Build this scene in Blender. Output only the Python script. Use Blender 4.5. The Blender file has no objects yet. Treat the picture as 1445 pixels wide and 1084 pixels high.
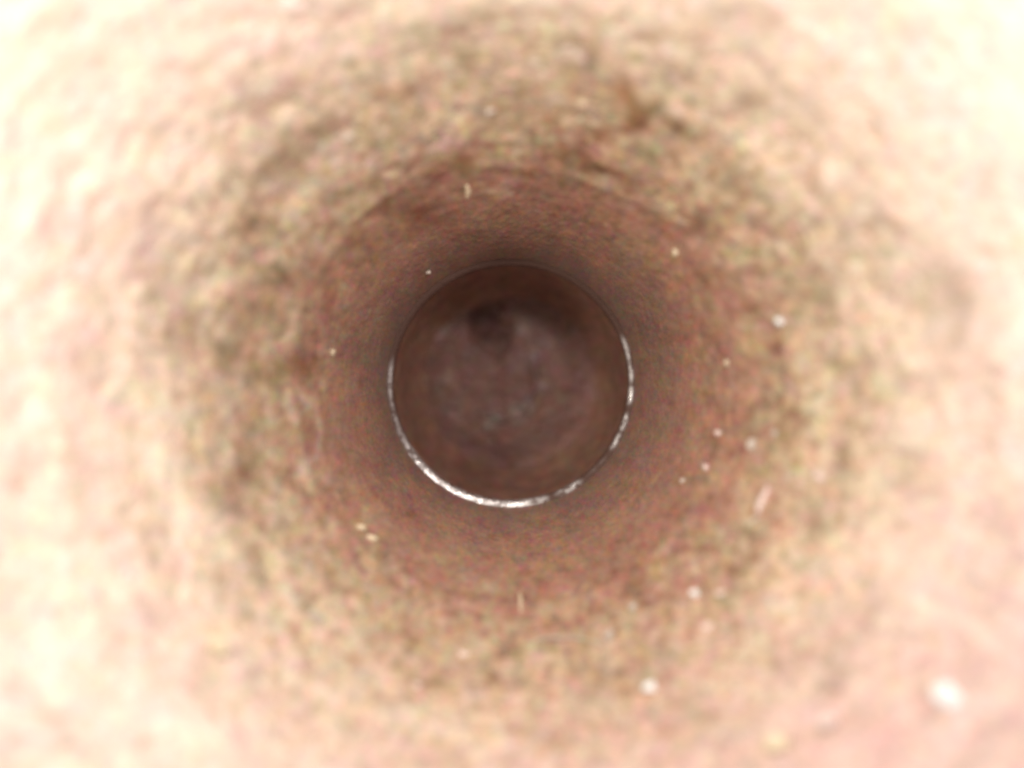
import bpy, math, random
import numpy as np
from mathutils import Vector

# 1 Blender unit = 1 mm.  The piece is seen through a hand microscope, straight down its mouth.
sc = bpy.context.scene
C = sc.collection
sc.unit_settings.system = 'METRIC'
sc.unit_settings.scale_length = 0.001
rng = np.random.default_rng(7)
random.seed(7)
R = math.radians

# ------------------------------------------------------------------ camera
H = 30.0                       # camera height over the lip of the hole
MM = 10.0 / 1445.0             # mm per photograph pixel in the plane of the lip
CX, CY = 720.5, 540.5          # photograph pixel of the hole's axis
cd = bpy.data.cameras.new('microscope_camera')
cam = bpy.data.objects.new('microscope_camera', cd); C.objects.link(cam)
cam.location = ((722.5 - CX) * MM, (CY - 542.0) * MM, H)
cd.sensor_width = 36.0
cd.lens = 36.0 * H / 10.0
cd.clip_start = 0.5
cd.clip_end = 200
cd.dof.use_dof = True
cd.dof.focus_distance = H - 0.6
cd.dof.aperture_fstop = 0.078
sc.camera = cam

# ------------------------------------------------------------------ light
w = bpy.data.worlds.new('World'); sc.world = w; w.use_nodes = True
bg = w.node_tree.nodes['Background']
bg.inputs['Color'].default_value = (1.0, 0.93, 0.88, 1); bg.inputs['Strength'].default_value = 0.55

def lamp(name, az, dist, z, size, power, col, aim=(0, 0, 1.5)):
    ld = bpy.data.lights.new(name, 'AREA'); ld.shape = 'DISK'; ld.size = size
    ld.energy = power; ld.color = col
    o = bpy.data.objects.new(name, ld); C.objects.link(o)
    o.location = (dist * math.cos(R(az)), dist * math.sin(R(az)), z)
    d = Vector(aim) - o.location
    o.rotation_euler = d.to_track_quat('-Z', 'Y').to_euler()
    return o
# ring of small lamps round the microscope's lens
lamp('led_lamp', 64, 6.5, 15.0, 2.6, 930, (1.0, 0.95, 0.92), (-0.3, -0.2, 2))
lamp('led_lamp', 158, 9.5, 12.5, 1.9, 880, (1.0, 0.98, 0.84), (-3.4, 1.4, 3))
lamp('led_lamp', 20, 10.5, 13.0, 1.4, 310, (1.0, 0.96, 0.86), (3.2, 1.0, 3))

sc.view_settings.view_transform = 'Standard'
sc.view_settings.look = 'None'
sc.view_settings.exposure = 0.35
sc.view_settings.gamma = 1.0
sc.render.engine = 'CYCLES'
sc.cycles.filter_width = 2.9
sc.cycles.use_denoising = True
sc.cycles.max_bounces = 6

# ------------------------------------------------------------------ numpy noise
def _hash(i, j, k, seed):
    h = (i * 374761393 + j * 668265263 + k * 2147483647 + seed * 1274126177) & 0xffffffff
    h = ((h ^ (h >> 13)) * 1274126177) & 0xffffffff
    h = ((h ^ (h >> 16)) * 2246822519) & 0xffffffff
    return ((h ^ (h >> 15)) & 0xffff) / 65535.0
def vnoise(p, seed=0):
    i = np.floor(p).astype(np.int64); f = p - i
    u = f * f * (3 - 2 * f)
    out = 0
    for a in (0, 1):
        for b in (0, 1):
            for c in (0, 1):
                wgt = (u[:, 0] if a else 1 - u[:, 0]) * (u[:, 1] if b else 1 - u[:, 1]) * (u[:, 2] if c else 1 - u[:, 2])
                out = out + wgt * _hash(i[:, 0] + a, i[:, 1] + b, i[:, 2] + c, seed)
    return out * 2 - 1
def fbm(p, octaves=3, seed=0):
    s = 0; a = 1.0; t = 0
    for o in range(octaves):
        s = s + a * vnoise(p * (2.03 ** o) + 17.3 * o, seed + o); t += a; a *= 0.55
    return s / t

# ------------------------------------------------------------------ profile of the flared mouth
R0 = 172.0 * MM                # radius of the lip
A_, S_, B_ = 3.75, 1.45, 0.22
def prof(r):
    d = np.maximum(r - R0, 0)
    return A_ * (1 - np.exp(-d / S_)) + B_ * d + .22 * (1 - np.exp(-d / .11))
def pix2xy(px, py):
    """photograph pixel -> the point of the flared surface that stands there"""
    dx, dy = (px - CX), (CY - py)
    rp = math.hypot(dx, dy) * MM; r = rp
    for _ in range(30):
        r = rp * (H - float(prof(np.array(r)))) / H
    a = math.atan2(dy, dx)
    return r * math.cos(a), r * math.sin(a)

# stains: photograph pixel, half length, half width, direction in degrees, strength, redness
STAINS = [
 (885,150,42,20,-35,1.0,1.0),(905,165,30,12,30,.8,1.0),(965,185,15,9,-30,1.2,.7),(690,165,16,12,20,.8,.5),
 (845,245,55,12,-12,.9,.8),(805,215,30,12,0,.6,.7),(925,215,24,10,-20,.6,.6),(975,320,18,12,0,.8,.9),
 (1025,295,18,11,30,.7,.8),(1080,320,30,10,-20,.6,.6),(590,215,16,14,40,.9,.8),(640,235,50,10,22,.9,.9),
 (540,290,26,14,30,.8,.8),(595,300,30,16,20,.7,1.0),(400,230,34,22,50,.9,.25),(365,265,30,14,60,.8,.2),
 (410,130,45,11,22,.8,.25),(355,158,18,10,20,.8,.15),(485,95,30,14,10,.6,.2),(455,175,45,12,28,.7,.2),
 (530,135,22,12,-20,.6,.3),(590,115,20,10,0,.5,.3),(345,320,30,16,45,.8,.3),(390,330,22,12,10,.8,.3),
 (340,370,26,9,10,.9,.35),(400,390,20,14,-20,1.0,.5),(350,430,30,16,60,.8,.3),(255,480,45,38,60,.62,.1),
 (315,500,25,16,70,.9,.3),(365,530,30,12,10,.8,.5),(410,510,12,16,90,.8,.7),(440,510,18,14,0,.8,.8),
 (330,600,20,30,90,.35,.3),(345,665,22,26,90,.9,.5),(285,700,26,34,80,.7,.15),(335,715,24,16,60,.9,.4),
 (355,780,20,12,40,.6,.2),(380,740,16,14,0,.6,.4),(480,835,18,15,-40,1.0,.5),(465,810,18,12,-50,.8,.4),
 (585,880,16,12,0,.7,.6),(595,910,14,12,0,.7,.6),(570,730,20,12,0,.3,.9),(330,830,60,34,-40,.35,.15),
 (285,950,40,20,-30,.35,.1),(410,870,40,16,-20,.3,.2),(345,910,24,16,0,.35,.2),(165,750,22,16,-60,.4,.3),
 (60,650,44,22,60,.42,.15),(50,755,44,24,0,.35,.35),(120,680,26,20,0,.3,.6),(140,865,28,30,-70,.35,.3),
 (150,960,14,40,0,.28,.4),(185,300,36,18,30,.35,.6),(250,95,20,12,0,.2,.6),(205,190,22,12,0,.18,.6),
 (610,45,34,20,-20,.6,.15),(660,78,26,16,-30,.75,.1),(700,40,30,18,-10,.5,.15),(745,60,20,26,0,.3,.3),
 (800,90,18,24,60,.4,.3),(830,75,18,12,0,.5,.3),(895,85,40,14,-8,.55,.05),(975,115,30,16,-40,.6,.1),
 (1060,145,40,22,-30,.5,.15),(1050,20,22,40,80,.45,.25),(1095,45,18,14,0,.4,.3),(1060,160,22,30,0,.35,.2),
 (1160,300,50,14,-35,.45,.2),(1270,330,55,14,-38,.55,.15),(1340,395,34,34,0,.75,.08),(1345,465,40,18,80,.65,.08),
 (1245,385,18,14,0,.45,.2),(1160,425,12,20,80,.6,.2),(1165,385,26,12,20,.5,.15),(1290,540,20,28,80,.4,.15),
 (1200,520,26,14,20,.35,.2),(1240,570,36,24,40,.45,.3),(1205,505,20,12,60,.35,.1),(1290,420,16,30,70,.35,.1),
 (1095,575,18,14,0,.6,.7),(1110,600,20,14,30,.5,.6),(1060,752,16,10,0,.8,.5),(1030,810,18,12,0,.7,.6),
 (905,835,18,16,0,1.0,.8),(1025,850,16,12,0,.6,.5),(1085,960,36,20,40,.55,.1),(980,1010,40,18,20,.4,.1),
 (1190,905,40,12,-30,.35,.1),(1200,1005,22,14,-30,.35,.2),(1260,955,24,14,70,.3,.1),(1290,680,24,14,0,.3,.2),
 (1175,725,34,14,0,.35,.15),(1215,850,26,16,-30,.35,.1),(1250,700,30,16,40,.25,.1),(1370,930,20,26,0,.25,.5),
 (700,960,20,26,0,.35,.3),(830,990,26,34,0,.4,.3),(745,1010,24,18,0,.3,.3),(540,1010,30,18,-20,.3,.2),
 (640,925,50,12,-10,.3,.4),(460,940,26,20,-30,.35,.15),(590,960,20,14,0,.25,.3),(930,470,26,40,80,.2,.9),
 (500,330,18,20,0,.5,.7),(470,420,16,26,0,.3,.7),(430,620,12,34,80,.4,.5),(400,450,12,20,80,.5,.4),
 (430,690,16,30,60,.3,.5),(545,780,30,14,-35,.35,.5),(1000,395,24,16,-40,.5,.7),(1060,440,18,14,0,.4,.5),
]
SM = []
for (px, py, hl, hw, ang, st, red) in STAINS:
    x, y = pix2xy(px, py)
    k = MM * math.hypot(x, y) / max(math.hypot(px - CX, CY - py) * MM, 1e-6)
    if py > 780: st *= .55
    SM.append((x, y, hl * k, hw * k, R(ang), st, red))
# pale streaks left bare between the stains (photograph pixels as above)
BARE = [(245,690,26,70,10,1),(100,610,30,44,20,.7),(110,850,34,90,14,.9),(265,1030,34,60,40,.8),(225,640,30,40,0,.7),
        (640,190,90,12,20,.5),(300,740,16,30,0,.5),(450,250,40,12,40,.5),(480,200,26,12,30,.5),(505,240,50,8,40,.5),
        (330,560,14,40,0,.6),(445,610,8,60,4,.6),(430,560,8,30,0,.5),(1355,870,60,16,-30,.6),(1370,760,40,20,-25,.6),
        (1290,600,40,14,-30,.3),(945,290,50,8,-35,.3),(700,262,60,7,12,.4),(840,268,46,7,-12,.25),(985,345,34,9,-50,.25)]
BM = []
for (px, py, hl, hw, ang, st) in BARE:
    x, y = pix2xy(px, py); k = MM * math.hypot(x, y) / (math.hypot(px - CX, CY - py) * MM)
    BM.append((x, y, hl * k, hw * k, R(ang), st))

# ------------------------------------------------------------------ mesh helpers
def grid_mesh(name, P, nr, nt, flip=False):
    """P: (nr*nt,3) rows of rings, closed round; returns a mesh"""
    i = np.arange(nr - 1)[:, None]; j = np.arange(nt)[None, :]; j2 = (j + 1) % nt
    q = np.stack([i * nt + j, i * nt + j2, (i + 1) * nt + j2, (i + 1) * nt + j], -1).reshape(-1, 4)
    if not flip: q = q[:, ::-1]
    me = bpy.data.meshes.new(name)
    me.vertices.add(len(P)); me.vertices.foreach_set('co', P.astype(np.float32).ravel())
    me.loops.add(q.size); me.loops.foreach_set('vertex_index', q.astype(np.int32).ravel())
    me.polygons.add(len(q)); me.polygons.foreach_set('loop_start', np.arange(0, q.size, 4, dtype=np.int32))
    me.update(calc_edges=True); me.validate()
    me.polygons.foreach_set('use_smooth', np.ones(len(me.polygons), bool))
    return me
def attr(me, name, v):
    a = me.attributes.new(name, 'FLOAT', 'POINT'); a.data.foreach_set('value', v.astype(np.float32))
def link(name, me, mat, parent=None):
    o = bpy.data.objects.new(name, me); C.objects.link(o)
    me.materials.append(mat)
    if parent: o.parent = parent
    return o

# ------------------------------------------------------------------ materials
class NT:
    def __init__(s, name):
        s.m = bpy.data.materials.new(name); s.m.use_nodes = True
        s.t = s.m.node_tree; s.b = s.t.nodes['Principled BSDF']
    def n(s, typ, **k):
        nd = s.t.nodes.new(typ)
        for a, v in k.items(): setattr(nd, a, v)
        return nd
    def put(s, sock, v):
        if isinstance(v, bpy.types.NodeSocket): s.t.links.new(v, sock)
        else: sock.default_value = v
    def math(s, op, a, b=0.0, c=0.0, clamp=False):
        nd = s.n('ShaderNodeMath', operation=op, use_clamp=clamp)
        s.put(nd.inputs[0], a); s.put(nd.inputs[1], b); s.put(nd.inputs[2], c); return nd.outputs[0]
    def vec(s, op, a, b=None):
        nd = s.n('ShaderNodeVectorMath', operation=op); s.put(nd.inputs[0], a)
        if b is not None: s.put(nd.inputs['Scale'] if op == 'SCALE' else nd.inputs[1], b)
        return nd.outputs['Value'] if op == 'LENGTH' else nd.outputs[0]
    def noise(s, v, scale, detail=3, rough=.55):
        nd = s.n('ShaderNodeTexNoise'); s.put(nd.inputs['Vector'], v)
        nd.inputs['Scale'].default_value = scale; nd.inputs['Detail'].default_value = detail
        nd.inputs['Roughness'].default_value = rough; return nd.outputs['Fac'], nd.outputs['Color']
    def mix(s, f, a, b, mode='MIX'):
        nd = s.n('ShaderNodeMix', data_type='RGBA', blend_type=mode)
        s.put(nd.inputs[0], f); s.put(nd.inputs[6], a); s.put(nd.inputs[7], b); return nd.outputs[2]
    def ramp(s, f, stops):
        nd = s.n('ShaderNodeValToRGB'); s.put(nd.inputs[0], f); e = nd.color_ramp.elements
        while len(e) < len(stops): e.new(0.5)
        for el, (p, c) in zip(e, stops):
            el.position = p; el.color = (c, c, c, 1) if isinstance(c, (int, float)) else (*c, 1)
        return nd.outputs[0]
    def attr(s, name):
        return s.n('ShaderNodeAttribute', attribute_name=name).outputs['Fac']
    def pos(s):
        return s.n('ShaderNodeTexCoord').outputs['Object']
    def grain(s, col, amt):
        """fine coloured crystals of tarnish"""
        p = s.vec('MULTIPLY', s.pos(), (1, 1, .22))
        _, c1 = s.noise(p, 19.0, 2, .6)
        _, c2 = s.noise(p, 42.0, 1, .5)
        _, c3 = s.noise(p, 6.5, 2, .5)
        c = s.mix(.25, s.mix(.5, c1, c2), c3)
        # centre on 1, widen
        v = s.vec('SUBTRACT', c, (.5, .5, .5)); v = s.vec('SCALE', v, amt); v = s.vec('ADD', v, (1, 1, 1))
        return s.mix(1.0, col, v, 'MULTIPLY')

def mat_flare():
    s = NT('tarnished_copper')
    p = s.pos()
    xy = s.vec('MULTIPLY', p, (1, 1, 0)); r = s.vec('LENGTH', xy)
    rdep = s.vec('LENGTH', s.vec('ADD', xy, (-.18, .02, 0)))      # the deposit lies a little to the lower right
    u = s.vec('NORMALIZE', xy)
    cmb = s.n('ShaderNodeCombineXYZ'); s.put(cmb.inputs[2], s.math('MULTIPLY', r, 2.6))
    pol = s.vec('ADD', s.vec('SCALE', u, 3.0), cmb.outputs[0])
    st_f, st_c = s.noise(pol, 1.5, 4, .6)
    bl_f, bl_c = s.noise(p, 2.1, 4, .6)
    sp_f, sp_c = s.noise(s.vec('MULTIPLY', p, (1, 1, .35)), 8.5, 3, .65)
    # deposit of brown oxide settled low in the mouth, thinning outwards, with an uneven edge
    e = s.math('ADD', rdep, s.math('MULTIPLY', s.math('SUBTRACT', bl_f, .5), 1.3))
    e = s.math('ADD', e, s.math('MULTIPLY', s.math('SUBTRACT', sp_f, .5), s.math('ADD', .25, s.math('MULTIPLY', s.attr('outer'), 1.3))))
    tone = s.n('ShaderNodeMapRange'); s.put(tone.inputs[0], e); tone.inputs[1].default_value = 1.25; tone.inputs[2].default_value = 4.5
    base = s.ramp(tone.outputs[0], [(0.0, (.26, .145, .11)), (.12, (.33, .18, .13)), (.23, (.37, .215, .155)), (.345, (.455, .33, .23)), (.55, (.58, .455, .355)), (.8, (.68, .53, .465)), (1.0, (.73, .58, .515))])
    # pink / yellow drift
    tint = s.ramp(bl_f, [(.3, (1.0, .92, .93)), (.5, (1, 1, 1)), (.7, (1.0, 1.03, .93))])
    base = s.mix(.7, base, tint, 'MULTIPLY')
    base = s.mix(s.attr('lip_shade'), base, (.20, .13, .105, 1))  # shade beside the lip, mixed into the base colour
    base = s.mix(s.attr('mauve'), base, s.mix(1.0, base, (.86, .765, .78, 1), 'MULTIPLY'))
    # stains
    st = s.attr('stain'); red = s.attr('redness')
    stc = s.mix(red, (.54, .52, .47, 1), (.50, .37, .27, 1))
    # streaky mottling everywhere
    mo = s.ramp(st_f, [(.30, (.72, .69, .65)), (.47, (.93, .92, .90)), (.6, (1.04, 1.03, 1.02))])
    base = s.mix(s.attr('outer'), base, mo, 'MULTIPLY')
    mo2 = s.ramp(sp_f, [(.30, (.60, .53, .45)), (.45, (.90, .88, .83)), (.60, (1.12, 1.09, 1.06))])
    base = s.mix(s.math('MULTIPLY', s.attr('fine'), s.math('ADD', .3, s.math('MULTIPLY', s.attr('outer'), 1.25)), clamp=True), base, mo2, 'MULTIPLY')
    base = s.mix(st, base, s.mix(1.0, base, stc, 'MULTIPLY'))
    base = s.mix(s.attr('bare'), base, (.86, .70, .58, 1))
    base = s.grain(base, s.math('MULTIPLY', s.attr('fine'), s.math('ADD', 1.8, s.math('MULTIPLY', s.attr('outer'), .8))))
    s.put(s.b.inputs['Base Color'], base)
    s.b.inputs['Metallic'].default_value = .15
    s.b.inputs['Roughness'].default_value = .62
    s.b.inputs['Specular IOR Level'].default_value = .4
    f, _ = s.noise(p, 30.0, 2, .6)
    bp = s.n('ShaderNodeBump'); bp.inputs['Strength'].default_value = .15; bp.inputs['Distance'].default_value = .02
    s.put(bp.inputs['Height'], f); s.put(s.b.inputs['Normal'], bp.outputs[0])
    return s.m

def mat_dark(name, c0, c1, metallic=.3, rough=.5, grain=1.0, attrname=None):
    s = NT(name); p = s.pos()
    f, _ = s.noise(p, 5.0, 4, .6)
    base = s.mix(s.ramp(f, [(.35, 0.0), (.65, 1.0)]), (*c0, 1), (*c1, 1))
    if attrname:
        base = s.mix(s.attr(attrname), base, (.185, .112, .102, 1))
        base = s.mix(s.attr('glint_spot'), base, (.46, .38, .34, 1))  # highlight spots painted on the floor
        base = s.mix(s.attr('floor_dark'), base, (.06, .028, .023, 1))
    base = s.grain(base, grain)
    s.put(s.b.inputs['Base Color'], base); s.b.inputs['Specular IOR Level'].default_value = .15
    s.b.inputs['Metallic'].default_value = metallic; s.b.inputs['Roughness'].default_value = rough
    g, _ = s.noise(p, 22.0, 2, .6)
    bp = s.n('ShaderNodeBump'); bp.inputs['Strength'].default_value = .4; bp.inputs['Distance'].default_value = .02
    s.put(bp.inputs['Height'], g); s.put(s.b.inputs['Normal'], bp.outputs[0])
    return s.m

def mat_lip():
    s = NT('lip_metal_glint'); p = s.pos()
    f, _ = s.noise(p, 13.0, 3, .7)
    gl = s.math('MULTIPLY', s.attr('lip_glint'), s.ramp(f, [(.40, .12), (.52, 1.0)]), clamp=True)  # painted glint, broken up by noise
    base = s.mix(gl, (.095, .052, .041, 1), (.92, .88, .87, 1))
    s.put(s.b.inputs['Base Color'], base)
    s.put(s.b.inputs['Metallic'], gl)
    s.b.inputs['Specular IOR Level'].default_value = .12
    s.put(s.b.inputs['Roughness'], s.math('SUBTRACT', .60, s.math('MULTIPLY', gl, .36)))
    g, _ = s.noise(p, 26.0, 3, .7)
    bp = s.n('ShaderNodeBump'); bp.inputs['Strength'].default_value = .6; bp.inputs['Distance'].default_value = .03
    s.put(bp.inputs['Height'], g); s.put(s.b.inputs['Normal'], bp.outputs[0])
    return s.m

M_flare = mat_flare()
M_bore = mat_dark('brown_tarnish', (.185, .092, .064), (.27, .148, .108), .15, .55, 1.7)
M_floor = mat_dark('dull_dark_copper', (.160, .083, .064), (.190, .100, .080), .1, .55, 1.7, 'pale')
M_lip = mat_lip()

# ------------------------------------------------------------------ the funnel
root = bpy.data.objects.new('metal_funnel', None); C.objects.link(root)
root['label'] = 'tarnished copper-coloured metal funnel narrowing to a round dark hole with a shiny lip'
root['category'] = 'funnel'

# flared wall
NTH, NR = 1500, 560
t = np.linspace(0, 1, NR)
d = 0.02 + (t * 2.6 + 5.6 * t ** 3.2)                # finer near the hole, out to about 9.4 mm
rr = R0 + d
th = np.linspace(0, 2 * np.pi, NTH, endpoint=False)
RR, TH = np.meshgrid(rr, th, indexing='ij')
RR = RR.ravel(); TH = TH.ravel()
X = RR * np.cos(TH); Y = RR * np.sin(TH); Z = prof(RR)
P3 = np.stack([X, Y, Z], 1)
pol = np.stack([np.cos(TH) * 3.2, np.sin(TH) * 3.2, RR * 2.4], 1)
dd = RR - R0
grow = np.clip(dd / 1.6, 0.0, 1.0)
edge = np.clip(dd / .12, 0, 1)
h = .07 * grow * fbm(pol * 1.3, 3, 11)              # turning marks running round the mouth
h += .042 * grow * fbm(P3 * 1.9, 3, 23)              # corroded lumps
pit = fbm(P3 * 4.6, 3, 41)
h -= .10 * np.clip(pit - .22, 0, 1) * np.clip((dd - .4) / 1.0, 0, 1)   # pits
h += .014 * edge * fbm(P3 * 9.0, 3, 57) * np.clip(.2 + dd * .8, 0, 1)      # granular skin
h += .004 * edge * vnoise(P3 * 30.0, 63)
# the ledges turned into the wall, as faint terraces
h += .03 * grow * np.exp(-((RR - 2.02 - .05 * vnoise(np.stack([np.cos(TH) * 4, np.sin(TH) * 4, TH * 0], 1), 5)) / .05) ** 2)
Nz = 1 / np.sqrt(1 + (A_ / S_ * np.exp(-dd / S_) + B_) ** 2); Nr = -np.sqrt(1 - Nz ** 2)
P3[:, 0] += h * Nr * np.cos(TH); P3[:, 1] += h * Nr * np.sin(TH); P3[:, 2] += h * Nz
me = grid_mesh('flared_wall', P3, NR, NTH)
wx = .16 * vnoise(np.stack([X, Y, Z], 1) * 3.3, 71) + .06 * vnoise(np.stack([X, Y, Z], 1) * 9, 72)
wy = .16 * vnoise(np.stack([X, Y, Z], 1) * 3.3, 81) + .06 * vnoise(np.stack([X, Y, Z], 1) * 9, 82)
stain = np.zeros(len(X)); redn = np.zeros(len(X)); bare = np.zeros(len(X))
for (x, y, a, b, g, s_, rd) in SM:
    dx = X + wx * .6 - x; dy = Y + wy * .6 - y
    u = dx * math.cos(g) + dy * math.sin(g); v = -dx * math.sin(g) + dy * math.cos(g)
    e = s_ * np.exp(-((u / a) ** 2 + (v / b) ** 2) ** .85)
    redn += e * rd; stain += e
redn = redn / np.maximum(stain, 1e-4)
for (x, y, a, b, g, s_) in BM:
    dx = X + wx - x; dy = Y + wy - y
    u = dx * math.cos(g) + dy * math.sin(g); v = -dx * math.sin(g) + dy * math.cos(g)
    bare += s_ * np.exp(-((u / a) ** 2 + (v / b) ** 2))
attr(me, 'stain', np.clip(stain * (1 + .5 * fbm(P3 * 7, 2, 91)), 0, 1))
attr(me, 'redness', np.clip(redn, 0, 1))
attr(me, 'mauve', np.clip((-Y * .9 + X * .35 - 1.2) / 2.4 + .3 * fbm(P3 * .8, 2, 131), 0, 1))
lip_shade = 0  # shade round the lip, painted in lobes by azimuth
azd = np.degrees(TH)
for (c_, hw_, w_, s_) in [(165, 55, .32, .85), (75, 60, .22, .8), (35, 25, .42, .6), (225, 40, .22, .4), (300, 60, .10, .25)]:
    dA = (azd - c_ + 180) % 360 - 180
    lip_shade = np.maximum(lip_shade, s_ * np.exp(-(dA / hw_) ** 2 - (dd / (w_ * (1 + .5 * vnoise(P3 * 2.5, 141)))) ** 2))
attr(me, 'lip_shade', lip_shade)
attr(me, 'bare', np.clip(bare * .42, 0, .5))
attr(me, 'outer', np.clip((dd - .35 + .5 * fbm(P3 * 2, 2, 97)) / 1.1, 0, 1) * .66)
attr(me, 'fine', np.clip(1.15 - dd / 3.6, .42, 1))
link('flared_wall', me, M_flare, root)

# lip: a narrow round edge, and the bore below it
def ring_part(name, prof_pts, nt, mat, wob=0.0, seed=3):
    """prof_pts: list of (r, z) from outside in"""
    r_ = np.array([q[0] for q in prof_pts]); z_ = np.array([q[1] for q in prof_pts])
    a = np.linspace(0, 2 * np.pi, nt, endpoint=False)
    rA, aA = np.meshgrid(r_, a, indexing='ij'); zA, _ = np.meshgrid(z_, a, indexing='ij')
    rA = rA.ravel(); aA = aA.ravel(); zA = zA.ravel()
    q = np.stack([np.cos(aA) * rA, np.sin(aA) * rA, zA], 1)
    rA = rA + wob * fbm(q * 5.0, 3, seed)
    zA = zA + wob * fbm(q * 5.0 + 40, 3, seed)
    P = np.stack([rA * np.cos(aA), rA * np.sin(aA), zA], 1)
    return P, link(name, grid_mesh(name, P, len(prof_pts), nt, flip=True), mat, root), (rA, aA)

LR = 0.058
lip = [(R0 + .09, .19), (R0 + .05, .115), (R0 + .025, .062)]
for k in range(13):
    ang = R(98 + (178 - 98) * k / 12)
    lip.append((R0 + .012 + LR * math.cos(ang), LR * math.sin(ang)))
lip += [(R0 + .012 - LR, -.05), (R0 + .012 - LR, -.10)]
_, lo, (_, la) = ring_part('shiny_lip', lip, 720, M_lip, .006)
lip_glint = np.zeros(len(la)); la = np.degrees(la) % 360
# lamp glints painted into the lip's colour and gloss: centre and half width (degrees), strength
for (c_, hw_, s_) in [(240, 29, 1.5), (268, 13, 1.0), (284, 4, .45), (299, 6, .75), (316, 6, .06), (331, 4, .6), (341, 4, .7), (354, 4, 1.0), (5, 5, .6), (16, 6, .5), (180, 10, .45), (195, 8, .3), (208, 8, .35)]:
    dA = (la - c_ + 180) % 360 - 180
    lip_glint = np.maximum(lip_glint, s_ * np.exp(-(np.abs(dA) / hw_) ** 4))
row = np.repeat(np.arange(len(lip)), 720)
side = np.clip(np.abs(((la - 252 + 180) % 360) - 180) / 45 - .35, 0, 1)
lip_glint *= 1 - side * np.clip(np.abs(row - 6.5) / 3.0 - .4, 0, 1)
attr(lo.data, 'lip_glint', np.clip(lip_glint, 0, 1.0))

RB = R0 + .012 - LR
bore = [(RB + .012, -.06), (RB + .004, -.12)]
for k in range(1, 41):
    f = k / 40
    bore.append((RB + .004 - .13 * f - .16 * f ** 4, -.12 - 1.25 * f + .02 * f ** 6))
ring_part('bore_wall', bore, 720, M_bore, .012, 9)

# floor of the bore: dark gutter, paler crusted disc, ridge and spots with painted glints, off-centre pit
ZF = -1.33
nr, nt = 220, 640
r_ = np.linspace(.90, .002, nr); a = np.linspace(0, 2 * np.pi, nt, endpoint=False)
rA, aA = np.meshgrid(r_, a, indexing='ij'); rA = rA.ravel(); aA = aA.ravel()
x = rA * np.cos(aA); y = rA * np.sin(aA)
SF = MM * (H - ZF) / H
def fl(px, py): return (px - CX) * SF, (CY - py) * SF
dcx, dcy = fl(700, 532); pcx, pcy = fl(687, 468)
q = np.stack([x, y, x * 0], 1)
n1 = fbm(q * 3.0, 3, 101); n2 = fbm(q * 9.0, 3, 111); n3 = vnoise(q * 26.0, 121)
rd = np.hypot(x - dcx, y - dcy) + .06 * n1
disc = 1 / (1 + np.exp((rd - .50) / .13))
ridge = np.exp(-((rd - .40) / .035) ** 2)
adir = np.arctan2(y - dcy, x - dcx)
arc = ridge * np.clip(np.cos(adir - R(-38)) * 1.6, 0, 1)
pr = np.hypot((x - pcx) / 1.0, (y - pcy) / 1.15) + .12 * n1 + .07 * n2
pitm = 1 / (1 + np.exp((pr - .18) / .05))
z = ZF + .05 * disc + .06 * arc * (1 - pitm) + .03 * n1 + .02 * n2 + .006 * n3 - .16 * pitm
z -= .0 * np.exp(-((rA - .80) / .06) ** 2)
glint_spot = 0  # small highlights, painted as pale raised spots
for (px, py, sz, st) in [(700,590,9,.8),(728,584,11,1.0),(745,572,8,.7),(764,545,9,.4),(752,502,9,.8),(738,465,12,.5),(775,480,14,.35),(618,470,10,.4),(632,535,9,.4),(690,600,10,.4),(640,590,14,.2)]:
    fx, fy = fl(px, py); g = st * np.exp(-((x - fx) ** 2 + (y - fy) ** 2) / (sz * SF) ** 2) * (1 + n3 * .6)
    glint_spot = glint_spot + g; z = z + .05 * g
me = grid_mesh('bore_floor', np.stack([x, y, z], 1), nr, nt, flip=True)
attr(me, 'pale', np.clip(disc * (.24 + 1.0 * n2 + .3 * n1) + .75 * arc * (.6 + 1.5 * n2) + glint_spot * .5, 0, 1) * (1 - pitm))  # mottled disc, plus a glint painted along the ridge
attr(me, 'glint_spot', np.clip(glint_spot * .70, 0, .8))
attr(me, 'floor_dark', np.clip(.85 * pitm + .34 * np.exp(-((np.hypot(x - dcx * .6, y - dcy * .6) + .05 * n1 - .73) / .10) ** 2), 0, 1))  # darker in the pit and round the gutter
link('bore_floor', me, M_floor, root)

# ------------------------------------------------------------------ dust lying in the mouth
def mat_dust(name, col, rough=.45):
    s = NT(name); p = s.pos(); f, _ = s.noise(p, 18, 2)
    s.put(s.b.inputs['Base Color'], s.mix(f, (*[c * .85 for c in col], 1), (*col, 1)))
    s.b.inputs['Roughness'].default_value = rough
    return s.m
D_white = mat_dust('white_dust', (.93, .92, .90)); D_cream = mat_dust('cream_dust', (.74, .60, .42)); D_pink = mat_dust('pink_dust', (.78, .60, .54)); D_grey = mat_dust('greyish_dust', (.52, .43, .36))
MATS = {'w': D_white, 'c': D_cream, 'p': D_pink, 'g': D_grey}
import bmesh
def surf(px, py):
    x, y = pix2xy(px, py); return x, y, float(prof(np.array(math.hypot(x, y))))
def place(o, px, py, rot):
    x, y, z = surf(px, py); r = math.hypot(x, y)
    sl = A_ / S_ * math.exp(-(r - R0) / S_) + B_
    n = Vector((-sl * x / r, -sl * y / r, 1)).normalized()
    o.location = Vector((x, y, z)) + n * .005
    o.rotation_euler = (n.to_track_quat('Z', 'Y') @ Vector((0, 0, 1)).rotation_difference(Vector((0, 0, 1)))).to_euler()
    o.rotation_euler.rotate_axis('Z', rot)
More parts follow.
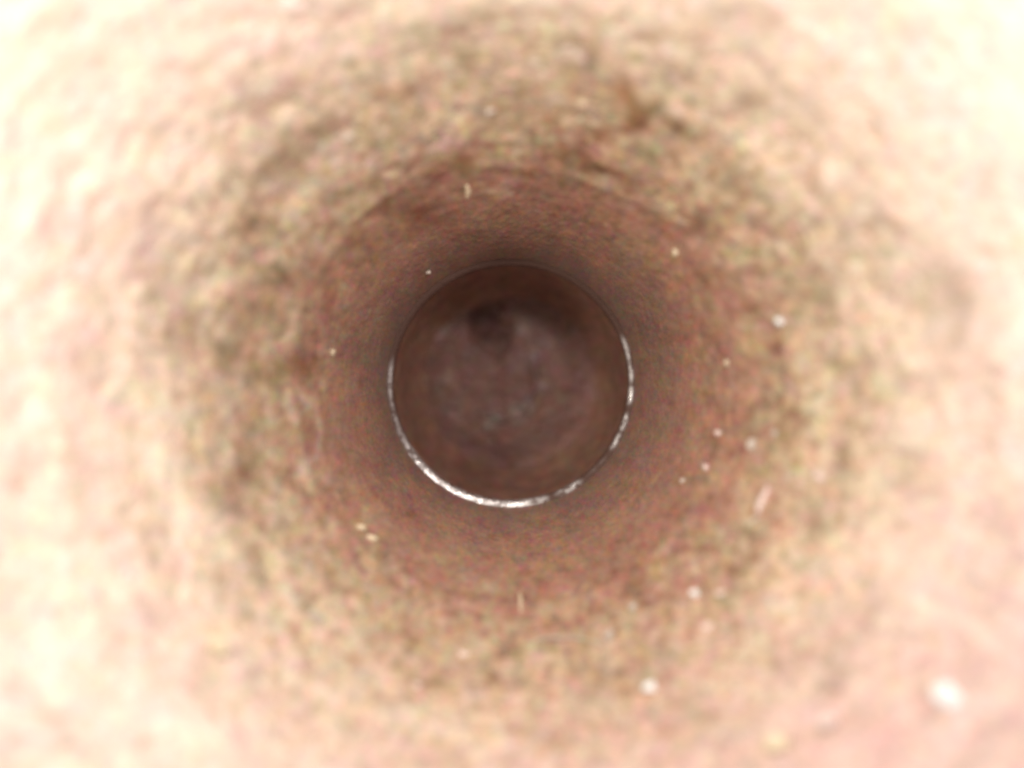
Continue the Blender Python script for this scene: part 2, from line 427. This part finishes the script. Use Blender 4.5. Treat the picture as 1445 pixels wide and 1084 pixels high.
def speck(px, py, a, b, ang, m, label):
    x, y = pix2xy(px, py); k = MM * math.hypot(x, y) / (math.hypot(px - CX, CY - py) * MM)
    bm = bmesh.new(); bmesh.ops.create_icosphere(bm, subdivisions=3, radius=1)
    ox = random.uniform(0, 90)
    P = np.array([v.co[:] for v in bm.verts]); nn = 1 + .95 * fbm(P * 1.7 + ox, 3, 5)
    for v, f in zip(bm.verts, nn):
        v.co *= float(f); v.co.x *= a * k; v.co.y *= b * k; v.co.z *= min(a, b) * k * .75
    for f in bm.faces: f.smooth = True
    me = bpy.data.meshes.new('dust_speck'); bm.to_mesh(me); bm.free()
    o = link('dust_speck', me, MATS[m]); place(o, px, py, 0)
    o.rotation_euler = (0, 0, R(ang))
    o['label'] = label; o['category'] = 'dust speck'; o['group'] = 'pale dust specks on the funnel wall'
def fibre(pts, wd, m, label):
    k = .93
    P = []
    for (px, py) in pts:
        x, y, z = surf(px, py); P.append(Vector((x, y, z + .035)))
    # smooth path
    Q = []
    n = len(P)
    for i in range(n - 1):
        p0, p1, p2, p3 = P[max(i - 1, 0)], P[i], P[i + 1], P[min(i + 2, n - 1)]
        for s_ in range(6):
            t_ = s_ / 6
            Q.append(.5 * ((2 * p1) + (p2 - p0) * t_ + (2 * p0 - 5 * p1 + 4 * p2 - p3) * t_ ** 2 + (3 * p1 - p0 - 3 * p2 + p3) * t_ ** 3))
    Q.append(P[-1])
    o0 = Q[0].copy()
    bm = bmesh.new(); rings = []
    for i, qv in enumerate(Q):
        tg = (Q[min(i + 1, len(Q) - 1)] - Q[max(i - 1, 0)]).normalized()
        s1 = tg.cross(Vector((0, 0, 1))).normalized(); s2 = s1.cross(tg)
        rad = wd * MM * k * (.45 + .55 * math.sin(math.pi * (i + .6) / (len(Q) + .2))) * random.uniform(.8, 1.15)
        rings.append([bm.verts.new(qv - o0 + s1 * rad * math.cos(j * math.pi / 4) + s2 * rad * math.sin(j * math.pi / 4)) for j in range(8)])
    for r0, r1 in zip(rings, rings[1:]):
        for j in range(8): bm.faces.new((r0[j], r0[(j + 1) % 8], r1[(j + 1) % 8], r1[j])).smooth = True
    bm.faces.new(rings[0][::-1]); bm.faces.new(rings[-1])
    me = bpy.data.meshes.new('dust_fibre'); bm.to_mesh(me); bm.free()
    o = link('dust_fibre', me, MATS[m]); o.location = o0
    o['label'] = label; o['category'] = 'fibre'; o['group'] = 'pale fibres on the funnel wall'

SPECKS = [
 (1102,454,6,6,0,'w','bright white round dust speck right of the hole, level with its upper half'),
 (918,970,9,7,0,'w','bright white dust speck low down, below and right of the hole'),
 (1338,985,24,15,-50,'w','largest white dust blob, blurred, near the bottom right corner'),
 (308,915,12,20,25,'c','large cream oval dust blob at the lower left'),
 (445,870,9,8,0,'g','dim greyish dust speck below and left of the hole, beside a dark stain'),
 (490,192,10,6,0,'g','soft greyish dust speck at the upper left of the mouth'),
 (980,838,6,6,0,'w','small white speck below right of the hole, beside a dimmer speck'),
 (893,858,6,5,0,'g','small pale speck just below a dark brown stain under the hole'),
 (1000,660,6,5,0,'p','small pink speck right of the hole on the brown edge'),
 (965,679,6,4,20,'g','tiny greyish speck on the red-brown wall, lower right of the hole'),
 (1158,675,8,7,-40,'p','pale pink speck on the pinkish wall at the right'),
 (1168,1020,13,11,0,'p','soft pink round blob at the lower right, near the bottom'),
 (1096,1052,20,15,0,'c','wide blurred cream blob at the bottom, left of the pink blob'),
 (410,6,17,12,0,'p','blurred pale pink blob on the upper edge, left of the middle'),
 (585,970,8,6,0,'p','dim pink speck at the bottom, below left of the hole'),
 (692,156,7,4,20,'g','pale grey-pink speck above the hole beside a small dark stain'),
 (468,497,5,4,0,'c','small yellow speck left of the hole'),
 (955,355,5,5,0,'c','small cream speck above right of the hole on the copper band'),
 (508,745,6,4,0,'c','small yellow speck, upper one of two, below left of the hole'),
 (525,760,8,4,-10,'c','longer yellow speck, lower one of two, below left of the hole'),
 (1028,512,5,4,0,'c','faint cream speck right of the hole, under the bright white one'),
 (1062,628,7,8,0,'g','greyish white speck right of the hole above the white fibre'),
 (1095,612,7,5,-40,'g','flat pale speck on the olive band right of the hole'),
 (1092,655,6,5,0,'g','dim white speck between the flat speck and the white fibre'),
 (1015,612,5,4,-20,'p','faint pink speck on the brown wall right of the hole'),
 (604,384,4,3,0,'g','tiny bluish white speck just above left of the hole'),
 (1018,838,6,4,0,'p','dim pinkish speck beside the small white one below right'),
 (860,898,8,6,60,'g','dim whitish speck below the hole beside a thin horizontal fibre'),
 (655,925,7,5,0,'p','faint pinkish speck straight below the left side of the hole'),
 (1000,886,9,6,10,'p','blurred pink speck at the lower right of the mouth'),
]
for s_ in SPECKS: speck(*s_)
fibre([(659,262),(661,270),(659,280)], 4, 'c', 'short upright cream fibre above the hole')
fibre([(733,836),(735,848),(735,862)], 2.4, 'c', 'thin upright greenish white fibre below the hole')
fibre([(1084,688),(1077,702),(1071,716),(1070,724)], 4.5, 'p', 'stout white fibre at the right, slanting above a shorter one')
fibre([(1072,728),(1062,735),(1052,742)], 3.2, 'g', 'short pale fibre just under the stout white one')
fibre([(740,908),(768,901),(798,899),(830,903),(856,910)], 1.5, 'g', 'long thin pale fibre lying level below the hole')
